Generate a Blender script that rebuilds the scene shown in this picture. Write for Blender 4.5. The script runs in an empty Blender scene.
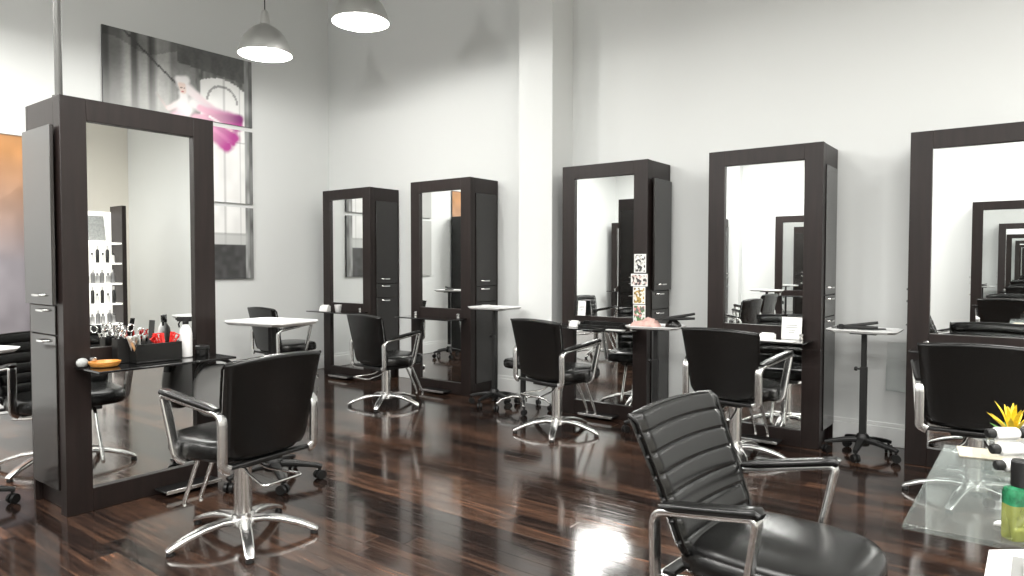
import bpy, math, random
from mathutils import Vector, Matrix
random.seed(7)
PI = math.pi
sc = bpy.context.scene
COL = sc.collection
R = math.radians

# ------------------------------------------------------------------ materials
MATS = {}
def mat(name, col, rough=0.5, metal=0.0, var=0.0, vscale=(8, 8, 8), bump=0.0, bscale=60.0, coat=0.0, trans=0.0,
        emit=None, estr=0.0, ior=1.45, spec=0.5, rvar=0.0):
    m = bpy.data.materials.new(name); m.use_nodes = True
    nt = m.node_tree; b = nt.nodes['Principled BSDF']
    b.inputs['Base Color'].default_value = (*col, 1); b.inputs['Roughness'].default_value = rough
    b.inputs['Metallic'].default_value = metal; b.inputs['Coat Weight'].default_value = coat
    b.inputs['Transmission Weight'].default_value = trans; b.inputs['IOR'].default_value = ior
    b.inputs['Specular IOR Level'].default_value = spec
    if emit:
        b.inputs['Emission Color'].default_value = (*emit, 1); b.inputs['Emission Strength'].default_value = estr
    if var or bump or rvar:
        tc = nt.nodes.new('ShaderNodeTexCoord')
    if var or rvar:
        mp = nt.nodes.new('ShaderNodeMapping'); mp.inputs['Scale'].default_value = vscale
        n = nt.nodes.new('ShaderNodeTexNoise'); n.inputs['Scale'].default_value = 1.0; n.inputs['Detail'].default_value = 5
        nt.links.new(tc.outputs['Object'], mp.inputs[0]); nt.links.new(mp.outputs[0], n.inputs['Vector'])
        if var:
            cr = nt.nodes.new('ShaderNodeValToRGB')
            cr.color_ramp.elements[0].position = .3; cr.color_ramp.elements[1].position = .7
            cr.color_ramp.elements[0].color = (*[c * (1 - var) for c in col], 1)
            cr.color_ramp.elements[1].color = (*[min(1, c * (1 + var)) for c in col], 1)
            nt.links.new(n.outputs[0], cr.inputs[0]); nt.links.new(cr.outputs[0], b.inputs['Base Color'])
        if rvar:
            mr = nt.nodes.new('ShaderNodeMapRange'); mr.inputs[3].default_value = rough - rvar; mr.inputs[4].default_value = rough + rvar
            nt.links.new(n.outputs[0], mr.inputs[0]); nt.links.new(mr.outputs[0], b.inputs['Roughness'])
    if bump:
        n2 = nt.nodes.new('ShaderNodeTexNoise'); n2.inputs['Scale'].default_value = bscale; n2.inputs['Detail'].default_value = 4
        bp = nt.nodes.new('ShaderNodeBump'); bp.inputs['Strength'].default_value = bump; bp.inputs['Distance'].default_value = .004
        nt.links.new(tc.outputs['Object'], n2.inputs['Vector']); nt.links.new(n2.outputs[0], bp.inputs['Height'])
        nt.links.new(bp.outputs[0], b.inputs['Normal'])
    MATS[name] = m
    return m

M_wall = mat('wall_paint', (.72, .735, .725), .85, bump=.06, bscale=180)
M_endwall = mat('cream_wall_paint', (.76, .73, .66), .85, bump=.06, bscale=180)
M_ceil = mat('ceiling_paint', (.45, .46, .45), .9, bump=.05)
M_trim = mat('white_trim', (.78, .79, .78), .45, bump=.02)
M_wood = mat('espresso_wood', (.0135, .0082, .0072), .42, var=.25, vscale=(40, 40, 3), bump=.05, bscale=90, coat=.04, spec=.4)
M_door = mat('glossy_espresso_door', (.011, .0088, .0078), .26, var=.2, vscale=(40, 40, 3), coat=.4, bump=.02, bscale=90)
M_door.node_tree.nodes['Principled BSDF'].inputs['Coat Roughness'].default_value = .14
M_black = mat('black_laminate', (.011, .011, .0105), .22, bump=.01)
M_leather = mat('black_leather', (.0042, .0042, .004), .27, bump=.015, bscale=300, spec=.42, coat=.2)
M_leather.node_tree.nodes['Principled BSDF'].inputs['Coat Roughness'].default_value = .18
M_chrome = mat('chrome', (.80, .80, .79), .24, 1.0, rvar=.05, vscale=(9, 9, 9))
M_steel = mat('brushed_steel', (.74, .74, .72), .38, 1.0, rvar=.08, vscale=(3, 3, 120))
M_plastic = mat('black_plastic', (.008, .008, .008), .42, bump=.04)
M_gloss = mat('black_gloss_glass', (.008, .008, .008), .06, coat=.6, rvar=.02)
M_mirror = mat('mirror_silver', (.93, .945, .94), .0, 1.0)
M_white = mat('white_plastic', (.82, .82, .81), .3, bump=.02)
M_traytop = mat('white_tray_laminate', (.75, .755, .75), .3, var=.04, vscale=(14, 14, 14))
M_paper = mat('white_card', (.85, .85, .83), .7, bump=.02)
M_ink = mat('grey_ink', (.25, .25, .25), .7, bump=.01)
M_cream = mat('cream_paper', (.56, .50, .39), .7, bump=.02)
M_grey = mat('grey_vinyl', (.22, .22, .215), .5, bump=.1, bscale=150)
M_stone = mat('pale_stone', (.36, .37, .36), .5, var=.2, vscale=(40, 40, 40))
M_orange = mat('amber_dish', (.62, .27, .06), .3, var=.25, vscale=(20, 20, 20))
M_red = mat('red_plastic', (.72, .03, .025), .35, bump=.02)
M_pink = mat('pink_towel', (.56, .36, .32), .9, var=.25, vscale=(18, 18, 18), bump=.5, bscale=90)
M_alu_in = mat('glowing_shade_lining', (.95, .95, .93), .6, emit=(1, .98, .94), estr=1.6, bump=.01)  # emission put in for the bulb's light on the lining
M_bulb = mat('lit_bulb', (1, 1, 1), .5, emit=(1, .97, .9), estr=18, bump=.01)
M_leaf = mat('green_leaf', (.10, .28, .04), .5, var=.3, vscale=(30, 30, 30))
M_petal = mat('yellow_petal', (.85, .58, .03), .5, var=.25, vscale=(25, 25, 60))
M_liquid = mat('yellow_green_glass', (.42, .46, .13), .08, trans=.6, var=.2, vscale=(25, 25, 25))
M_greenband = mat('green_glass', (.03, .22, .10), .1, trans=.3, var=.5, vscale=(60, 60, 60))
M_pole = mat('grey_conduit', (.10, .10, .095), .45, .4, var=.2, vscale=(20, 20, 4))
M_shelf_glow = mat('glowing_shelf_white', (.86, .85, .82), .5, emit=(1, .97, .92), estr=.55, bump=.02)  # emission added so the shelving looks brightly lit

def glass_mat(name, tint, refl_rough=.02, fac=.85):
    m = bpy.data.materials.new(name); m.use_nodes = True; nt = m.node_tree
    for n in list(nt.nodes): nt.nodes.remove(n)
    out = nt.nodes.new('ShaderNodeOutputMaterial'); mix = nt.nodes.new('ShaderNodeMixShader')
    tr = nt.nodes.new('ShaderNodeBsdfTransparent'); tr.inputs[0].default_value = (*tint, 1)
    gl = nt.nodes.new('ShaderNodeBsdfGlossy'); gl.inputs['Roughness'].default_value = refl_rough
    gl.inputs['Color'].default_value = (.9, .95, .93, 1)
    fr = nt.nodes.new('ShaderNodeLayerWeight'); fr.inputs[0].default_value = fac
    pw = nt.nodes.new('ShaderNodeMath'); pw.operation = 'POWER'; pw.inputs[1].default_value = 3.0
    ml = nt.nodes.new('ShaderNodeMath'); ml.operation = 'MULTIPLY_ADD'; ml.inputs[1].default_value = fac; ml.inputs[2].default_value = .03
    fr.inputs[0].default_value = .5
    nt.links.new(fr.outputs['Facing'], pw.inputs[0]); nt.links.new(pw.outputs[0], ml.inputs[0]); nt.links.new(ml.outputs[0], mix.inputs[0]); nt.links.new(tr.outputs[0], mix.inputs[1]); nt.links.new(gl.outputs[0], mix.inputs[2])
    nt.links.new(mix.outputs[0], out.inputs[0]); MATS[name] = m
    return m
M_glass = glass_mat('clear_table_glass', (.86, .90, .89), .02, .45)
def haze(m, col, fac):
    nt = m.node_tree; out = nt.nodes['Material Output']; old = out.inputs[0].links[0].from_socket
    d = nt.nodes.new('ShaderNodeBsdfDiffuse'); d.inputs[0].default_value = (*col, 1)
    mx = nt.nodes.new('ShaderNodeMixShader'); mx.inputs[0].default_value = fac
    nt.links.new(old, mx.inputs[1]); nt.links.new(d.outputs[0], mx.inputs[2]); nt.links.new(mx.outputs[0], out.inputs[0])
haze(M_glass, (.60, .63, .62), .05)
M_acrylic = glass_mat('clear_acrylic', (.965, .97, .97), .05, .35)

def floor_mat():
    m = bpy.data.materials.new('dark_laminate_planks'); m.use_nodes = True; nt = m.node_tree; L = nt.links.new
    b = nt.nodes['Principled BSDF']
    def N(t, **kw):
        n = nt.nodes.new(t)
        for k, v in kw.items(): setattr(n, k, v)
        return n
    def math_(op, a, bb=None):
        n = N('ShaderNodeMath', operation=op)
        for i, v in enumerate((a, bb)):
            if v is None: continue
            if isinstance(v, (int, float)): n.inputs[i].default_value = v
            else: L(v, n.inputs[i])
        return n.outputs[0]
    tc = N('ShaderNodeTexCoord'); sp = N('ShaderNodeSeparateXYZ'); L(tc.outputs['Object'], sp.inputs[0])
    W_, L_ = .105, 1.22
    yr = math_('DIVIDE', sp.outputs[1], W_); row = math_('FLOOR', yr)
    wn = N('ShaderNodeTexWhiteNoise', noise_dimensions='1D'); L(row, wn.inputs['W'])
    xs = math_('DIVIDE', math_('ADD', sp.outputs[0], math_('MULTIPLY', wn.outputs['Value'], 7.3)), L_); colm = math_('FLOOR', xs)
    cb = N('ShaderNodeCombineXYZ'); L(row, cb.inputs[0]); L(colm, cb.inputs[1])
    wn2 = N('ShaderNodeTexWhiteNoise', noise_dimensions='2D'); L(cb.outputs[0], wn2.inputs['Vector'])
    mp = N('ShaderNodeMapping'); mp.inputs['Scale'].default_value = (1.6, 24, 1)
    L(tc.outputs['Object'], mp.inputs[0])
    off = N('ShaderNodeVectorMath', operation='ADD'); L(mp.outputs[0], off.inputs[0])
    sc_ = N('ShaderNodeVectorMath', operation='SCALE'); L(wn2.outputs['Color'], sc_.inputs[0]); sc_.inputs['Scale'].default_value = 40; L(sc_.outputs[0], off.inputs[1])
    ns = N('ShaderNodeTexNoise'); ns.inputs['Scale'].default_value = 1.6; ns.inputs['Detail'].default_value = 7; ns.inputs['Distortion'].default_value = .8
    L(off.outputs[0], ns.inputs['Vector'])
    mixv = math_('ADD', math_('MULTIPLY', ns.outputs[0], 1.15), math_('MULTIPLY', wn2.outputs['Value'], .42))
    mixv = math_('SUBTRACT', mixv, .27)
    cr = N('ShaderNodeValToRGB'); e = cr.color_ramp.elements
    e[0].position = .22; e[0].color = (.008, .0056, .005, 1)
    e[1].position = .92; e[1].color = (.14, .068, .040, 1)
    k = cr.color_ramp.elements.new(.48); k.color = (.025, .0148, .0115, 1)
    k = cr.color_ramp.elements.new(.70); k.color = (.060, .032, .021, 1)
    L(mixv, cr.inputs[0])
    fy = math_('FRACT', yr); fx = math_('FRACT', xs)
    ey = math_('MINIMUM', fy, math_('SUBTRACT', 1, fy)); ex = math_('MULTIPLY', math_('MINIMUM', fx, math_('SUBTRACT', 1, fx)), L_ / W_)
    ed = math_('MINIMUM', ey, ex)
    mr = N('ShaderNodeMapRange'); L(ed, mr.inputs[0]); mr.inputs[1].default_value = 0; mr.inputs[2].default_value = .025; mr.inputs[3].default_value = .35; mr.inputs[4].default_value = 1
    mx = N('ShaderNodeMix', data_type='RGBA', blend_type='MULTIPLY'); mx.inputs[0].default_value = 1
    L(cr.outputs[0], mx.inputs[6]); L(mr.outputs[0], mx.inputs[7]); L(mx.outputs[2], b.inputs['Base Color'])
    rr = N('ShaderNodeMapRange'); L(ns.outputs[0], rr.inputs[0]); rr.inputs[3].default_value = .05; rr.inputs[4].default_value = .17
    L(rr.outputs[0], b.inputs['Roughness'])
    bp = N('ShaderNodeBump'); bp.inputs['Strength'].default_value = .10; bp.inputs['Distance'].default_value = .002
    hh = math_('ADD', math_('MULTIPLY', ns.outputs[0], .5), mr.outputs[0]); L(hh, bp.inputs['Height']); L(bp.outputs[0], b.inputs['Normal'])
    b.inputs['Specular IOR Level'].default_value = .62
    return m
M_floor = floor_mat()

def attr_mat(name, rough=.6):
    m = bpy.data.materials.new(name); m.use_nodes = True; nt = m.node_tree
    a = nt.nodes.new('ShaderNodeVertexColor'); a.layer_name = 'paint'
    b = nt.nodes['Principled BSDF']; b.inputs['Roughness'].default_value = rough
    nt.links.new(a.outputs[0], b.inputs['Base Color'])
    return m
M_paint = attr_mat('canvas_paint')

def photo_mat(name, cols, scale):
    m = bpy.data.materials.new(name); m.use_nodes = True; nt = m.node_tree
    tc = nt.nodes.new('ShaderNodeTexCoord'); v = nt.nodes.new('ShaderNodeTexVoronoi'); v.inputs['Scale'].default_value = scale
    cr = nt.nodes.new('ShaderNodeValToRGB'); cr.color_ramp.interpolation = 'CONSTANT'
    sep = nt.nodes.new('ShaderNodeSeparateColor')
    nt.links.new(tc.outputs['Object'], v.inputs['Vector']); nt.links.new(v.outputs['Color'], sep.inputs[0]); nt.links.new(sep.outputs[0], cr.inputs[0])
    while len(cr.color_ramp.elements) < len(cols): cr.color_ramp.elements.new(.5)
    for i, c in enumerate(cols):
        cr.color_ramp.elements[i].position = i / len(cols); cr.color_ramp.elements[i].color = (*c, 1)
    b = nt.nodes['Principled BSDF']; b.inputs['Roughness'].default_value = .35
    nt.links.new(cr.outputs[0], b.inputs['Base Color'])
    return m

# ------------------------------------------------------------------ mesh builder
class MB:
    def __init__(s): s.v = []; s.f = []
    def add(s, vs, fs, T=None):
        o = len(s.v)
        s.v += [tuple(T @ Vector(p)) if T else tuple(p) for p in vs]
        s.f += [tuple(i + o for i in f) for f in fs]
        return s
    def box(s, x0, x1, y0, y1, z0, z1, T=None):
        vs = [(x, y, z) for x in (x0, x1) for y in (y0, y1) for z in (z0, z1)]
        return s.add(vs, [(0, 1, 3, 2), (4, 6, 7, 5), (0, 4, 5, 1), (2, 3, 7, 6), (0, 2, 6, 4), (1, 5, 7, 3)], T)
    def rings(s, rings, cap0=True, cap1=True, T=None, closed=True):
        n = len(rings[0]); vs = [p for r in rings for p in r]; fs = []
        for i in range(len(rings) - 1):
            for j in range(n if closed else n - 1):
                a, b = i * n + j, i * n + (j + 1) % n
                fs.append((a, b, b + n, a + n))
        if cap0: fs.append(tuple(range(n - 1, -1, -1)))
        if cap1: fs.append(tuple(range((len(rings) - 1) * n, len(rings) * n)))
        return s.add(vs, fs, T)
    def lathe(s, prof, seg=24, T=None, cap0=True, cap1=True):
        rs = [[(r * math.cos(2 * PI * k / seg), r * math.sin(2 * PI * k / seg), z) for k in range(seg)] for r, z in prof]
        return s.rings(rs, cap0, cap1, T)
    def prism(s, poly, z0, z1, T=None, top=1.0):
        cx = sum(p[0] for p in poly) / len(poly); cy = sum(p[1] for p in poly) / len(poly)
        return s.rings([[(x, y, z0) for x, y in poly], [(cx + (x - cx) * top, cy + (y - cy) * top, z1) for x, y in poly]], T=T)
    def sweep(s, path, sect, binorm=None, T=None, scales=None):
        path = [Vector(p) for p in path]; n = len(path); rs = []; nrm = None
        for i in range(n):
            t = (path[min(i + 1, n - 1)] - path[max(i - 1, 0)]).normalized()
            if binorm is not None:
                b = Vector(binorm); nn = t.cross(b).normalized(); b = nn.cross(t).normalized()
            else:
                if nrm is None: nrm = t.orthogonal().normalized()
                nrm = (nrm - t * nrm.dot(t)).normalized(); nn = nrm; b = t.cross(nn)
            k = scales[i] if scales else 1
            rs.append([path[i] + b * (u * k) + nn * (w * k) for u, w in sect])
        return s.rings(rs, T=T)
    def tube(s, path, r, seg=10, T=None, scales=None):
        return s.sweep(path, [(r * math.cos(2 * PI * k / seg), r * math.sin(2 * PI * k / seg)) for k in range(seg)], T=T, scales=scales)
    def build(s, name, m, parent=None, bevel=0.0, sharp=38, seg=2):
        me = bpy.data.meshes.new(name); me.from_pydata(s.v, [], s.f); me.materials.append(m)
        import bmesh
        bm = bmesh.new(); bm.from_mesh(me); bmesh.ops.recalc_face_normals(bm, faces=bm.faces); bm.to_mesh(me); bm.free()
        me.polygons.foreach_set('use_smooth', [True] * len(me.polygons))
        me.set_sharp_from_angle(angle=R(sharp))
        o = bpy.data.objects.new(name, me); COL.objects.link(o)
        if parent: o.parent = parent
        if bevel:
            md = o.modifiers.new('bevel', 'BEVEL'); md.width = bevel; md.segments = seg; md.limit_method = 'ANGLE'; md.angle_limit = R(40)
            md.harden_normals = False
        return o

def T(x=0, y=0, z=0, rz=0, rx=0, ry=0):
    return Matrix.Translation((x, y, z)) @ Matrix.Rotation(rz, 4, 'Z') @ Matrix.Rotation(ry, 4, 'Y') @ Matrix.Rotation(rx, 4, 'X')
def fillet(pts, r, n=6):
    pts = [Vector(p) for p in pts]; out = [pts[0]]
    for i in range(1, len(pts) - 1):
        a, b, c = pts[i - 1], pts[i], pts[i + 1]
        rr = r[i - 1] if isinstance(r, (list, tuple)) else r
        p0 = b + (a - b).normalized() * min(rr, (a - b).length * .49); p1 = b + (c - b).normalized() * min(rr, (c - b).length * .49)
        for k in range(n + 1):
            t = k / n; out.append(p0 * (1 - t) ** 2 + b * 2 * t * (1 - t) + p1 * t * t)
    return out + [pts[-1]]
def rrect(w, h, r, n=4):
    out = []
    for cx, cy, a in ((w / 2 - r, h / 2 - r, 0), (-w / 2 + r, h / 2 - r, 90), (-w / 2 + r, -h / 2 + r, 180), (w / 2 - r, -h / 2 + r, 270)):
        for k in range(n + 1):
            t = R(a + 90 * k / n); out.append((cx + r * math.cos(t), cy + r * math.sin(t)))
    return out
def rect(w, h): return [(w / 2, h / 2), (-w / 2, h / 2), (-w / 2, -h / 2), (w / 2, -h / 2)]

def thing(name, label, cat, loc=(0, 0, 0), rz=0.0, group=None):
    o = bpy.data.objects.new(name, None); COL.objects.link(o); o.empty_display_size = .1
    o.location = loc; o.rotation_euler = (0, 0, rz); o['label'] = label; o['category'] = cat
    if group: o['group'] = group
    return o
def tag(o, label, cat, group=None):
    o['label'] = label; o['category'] = cat
    if group: o['group'] = group
    return o
def struct(o): o['kind'] = 'structure'; return o
def dup(root, loc, rz, label, group=None):
    def cp(o, par):
        c = o.copy(); COL.objects.link(c)
        if par: c.parent = par
        for ch in o.children: cp(ch, c)
        return c
    r = cp(root, None); r.location = loc; r.rotation_euler = (0, 0, rz); r['label'] = label
    if group: r['group'] = group
    return r

# ------------------------------------------------------------------ measured layout (metres, camera above the origin)
F = 5.085            # front plane of the stations on the back wall
WY = 5.52            # back wall
XL = -7.05           # left wall
XR = 4.6
W, D, H = .81, .43, 2.13
ZC = 5.4
YF = -2.63           # far part of the front wall
YN = -1.385          # near part of the front wall
XJ = -1.6

# ------------------------------------------------------------------ room shell
struct(MB().box(XL - .15, XR + .15, YF - .15, WY + .15, -.1, 0).build('floor', M_floor))
struct(MB().box(XL - .15, XR + .15, YF - .15, WY + .15, ZC, ZC + .1).build('ceiling', M_ceil))
struct(MB().box(XL - .15, XR + .15, WY, WY + .15, 0, ZC).build('wall_back', M_wall))
struct(MB().box(XL - .15, XL, YF - .15, WY, 0, ZC).build('wall_left', M_wall))
struct(MB().box(XR, XR + .15, YF - .15, WY, 0, ZC).build('wall_right', M_endwall))
wf = MB().prism([(XL, YF), (XJ, YF), (XJ, YN), (XR, YN), (XR, YF - .15), (XL, YF - .15)], 0, ZC)
struct(wf.build('wall_front', M_wall))
struct(MB().box(-3.856, -3.486, 5.18, WY, 0, ZC).build('trim_1', M_wall))            # pilaster on the back wall
struct(MB().box(-4.75, -4.4, YF, YF + .18, 0, ZC).build('trim_2', M_wall))           # pilaster on the front wall
def baseboard(name, x0, x1, y0, y1, nx, ny):
    mb = MB()
    d = .018
    if ny:
        a, b = (y0 - d, y0) if ny < 0 else (y0, y0 + d)
        mb.box(x0, x1, a, b, 0, .135)
        a, b = (y0 - d * .5, y0) if ny < 0 else (y0, y0 + d * .5)
        mb.box(x0, x1, a, b, .135, .165)
    else:
        a, b = (x0, x0 + d) if nx > 0 else (x0 - d, x0)
        mb.box(a, b, y0, y1, 0, .135)
        a, b = (x0, x0 + d * .5) if nx > 0 else (x0 - d * .5, x0)
        mb.box(a, b, y0, y1, .135, .165)
    return struct(mb.build(name, M_trim, bevel=.004))
baseboard('baseboard_back_left', XL, -3.856, WY, WY, 0, -1)
baseboard('baseboard_back_right', -3.486, XR, WY, WY, 0, -1)
baseboard('baseboard_left', XL, XL, YF, WY, 1, 0)
baseboard('baseboard_front', XL, -4.75, YF, YF, 0, 1)

# ------------------------------------------------------------------ styling station (front faces local -y)
def door_panel(y0, y1, z0, z1, th):          # panel on the local +x side, origin at hinge (rear, +y)
    return MB().box(0, th, y0 - y1, 0, z0, z1)
def handle_mb(zc, yc, x0, ln=.11):
    p = fillet([(x0, yc - ln / 2, zc), (x0 + .024, yc - ln / 2 + .012, zc), (x0 + .024, yc + ln / 2 - .012, zc), (x0, yc + ln / 2, zc)], .012, 4)
    return MB().sweep(p, rrect(.012, .007, .003, 2), (0, 0, 1))
def make_station(label):
    t = thing('styling_station', label, 'mirror station')
    w, d = W / 2, D / 2
    fy0, fy1 = -d, -d + .05
    fr = MB()
    st = .123
    fr.box(-w, -w + st, fy0, fy1, 0, H); fr.box(w - st, w, fy0, fy1, 0, H)
    fr.box(-w + st, w - st, fy0, fy1, H - .112, H); fr.box(-w + st, w - st, fy0, fy1, 0, .12)
    fr.box(-w + st, w - st, fy0 + .004, fy1, .735, .85)
    fr.build('frame', M_wood, t, bevel=.0025)
    c = MB(); i = .012                                   # carcass with a recessed plinth
    c.box(-w + i, w - i, fy1, d, .115, H); c.box(-w + .04, w - .04, fy1, d - .02, 0, .115)
    c.box(-w + i, -w + .03, d - .03, d, 0, .115); c.box(w - .03, w - i, d - .03, d, 0, .115)
    c.box(-w + .002, w - .002, fy1 + .002, fy1 + .03, .0, H - .001); c.box(-w + .002, w - .002, d - .028, d, 0, H - .001)
    c.box(-w + .002, w - .002, fy1 + .03, d - .028, 1.985, H - .001)
    c.build('cabinet_body', M_wood, t, bevel=.002)
    for z0, z1 in ((.12, .735), (.85, H - .112)):
        MB().box(-w + st - .004, w - st + .004, fy0 + .024, fy0 + .03, z0 - .004, z1 + .004).build('mirror', M_mirror, t)
    MB().box(-.36, .36, fy0 - .275, fy0 + .002, .752, .764).build('shelf', M_gloss, t, bevel=.003)
    for sx in (-.29, .29):
        b = MB(); b.lathe([(.011, 0), (.016, .002), (.016, .016), (.011, .018), (.011, .026), (.018, .028), (.018, .04), (.013, .044)], 16, T(sx, fy0 - .045, .764))
        b.build('shelf_bolt', M_chrome, t)
    fp = MB().box(-.16, .16, fy0 - .125, fy0 - .002, .028, .038).build('foot_plate', M_plastic, t, bevel=.003)
    MB().box(-.16, .16, fy0 - .132, fy0 - .125, .024, .044).build('edge_strip', M_chrome, fp, bevel=.002)
    y0, y1 = fy1 + .032, d - .03
    for sgn in (1, -1):
        rot = T(0, 0, 0, 0 if sgn > 0 else PI)
        def side(nm, z0, z1, zh, hy):
            th = .018
            mb = MB().box(0, th, y0 - y1 + .002, -.002, z0, z1)
            o = mb.build(nm, M_door, t, bevel=.002)
            if sgn > 0:
                o.location = (w - i, y1, 0)
            else:
                o.location = (-w + i, y1, 0); o.scale = (-1, 1, 1)
            h = handle_mb(zh, (y0 - y1) / 2 + hy, th - .001); h.build('handle', M_chrome, o)
            return o
        side('upper_door', 1.077, 1.983, 1.125, -.02); side('drawer', .922, 1.070, 1.045, -.02); side('lower_door', .12, .916, .886, -.02)
    return t
def at_back(x): return (x + W / 2, F + D / 2, 0)
ST_A = 'wall mirror stations'
s2 = make_station('dark wood mirror station on back wall, farthest left beside the room corner'); s2.location = at_back(-6.614); s2['group'] = ST_A
s3 = dup(s2, at_back(-5.179), 0, 'dark wood mirror station just left of the white wall pilaster', ST_A)
s4 = dup(s2, at_back(-3.314), 0, 'dark wood mirror station just right of the pilaster with a strip of postcards', ST_A)
s5 = dup(s2, at_back(-2.0), 0, 'dark wood mirror station on back wall with square white card at its mirror', ST_A)
s6 = dup(s2, at_back(-.670), 0, 'dark wood mirror station at far right edge, only its left half in view', ST_A)
s1 = dup(s2, (-3.897 - D / 2, 1.405 + W / 2, 0), PI / 2, 'free-standing dark wood mirror station in left foreground with upper side door ajar', ST_A)
def ajar(st, side, ang):
    for ch in st.children:
        if ch.name.startswith('upper_door') and (ch.location.x > 0) == (side > 0):
            ch.rotation_euler = (0, 0, R(ang) * side); ch.location.x += .022 * side
            ch.scale.y = 1.0 + .13 * (side < 0) + .06 * (side > 0)
ajar(s1, -1, .5); ajar(s4, 1, 1)
for c_ in s1.children:
    if c_.name.startswith('foot_plate'): c_.location.x = .19
s1.scale = (1, 1.06, 1); s1.location.x = -3.897 - D * 1.06 / 2
# stations on the opposite wall, seen in the mirrors
s7 = dup(s2, (-.325, -.947 - D / 2, 0), PI, 'dark wood mirror station reflected inside the far right mirror', 'stations seen in the mirrors')
s8 = dup(s2, (-3.27, -2.195 - D / 2, 0), PI, 'dark wood mirror station reflected in the mirror with the square white card', 'stations seen in the mirrors')
s9 = dup(s2, (-5.0, -2.195 - D / 2, 0), PI, 'dark station whose side shows at the left of the square card mirror', 'stations seen in the mirrors')
s10 = dup(s2, (-6.5, -2.195 - D / 2, 0), PI, 'dark station thinly reflected in the postcard mirror, farthest left on opposite wall', 'stations seen in the mirrors')

p = MB().tube([(0, 0, 0), (0, 0, ZC - H)], .018, 14); p.lathe([(.03, 0), (.03, .012), (.018, .014)], 14)
o = p.build('conduit_pole', M_pole); o.location = (-4.005, 1.444, H)
tag(o, 'thin grey conduit pole rising from the free-standing station to the ceiling', 'pole')

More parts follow.
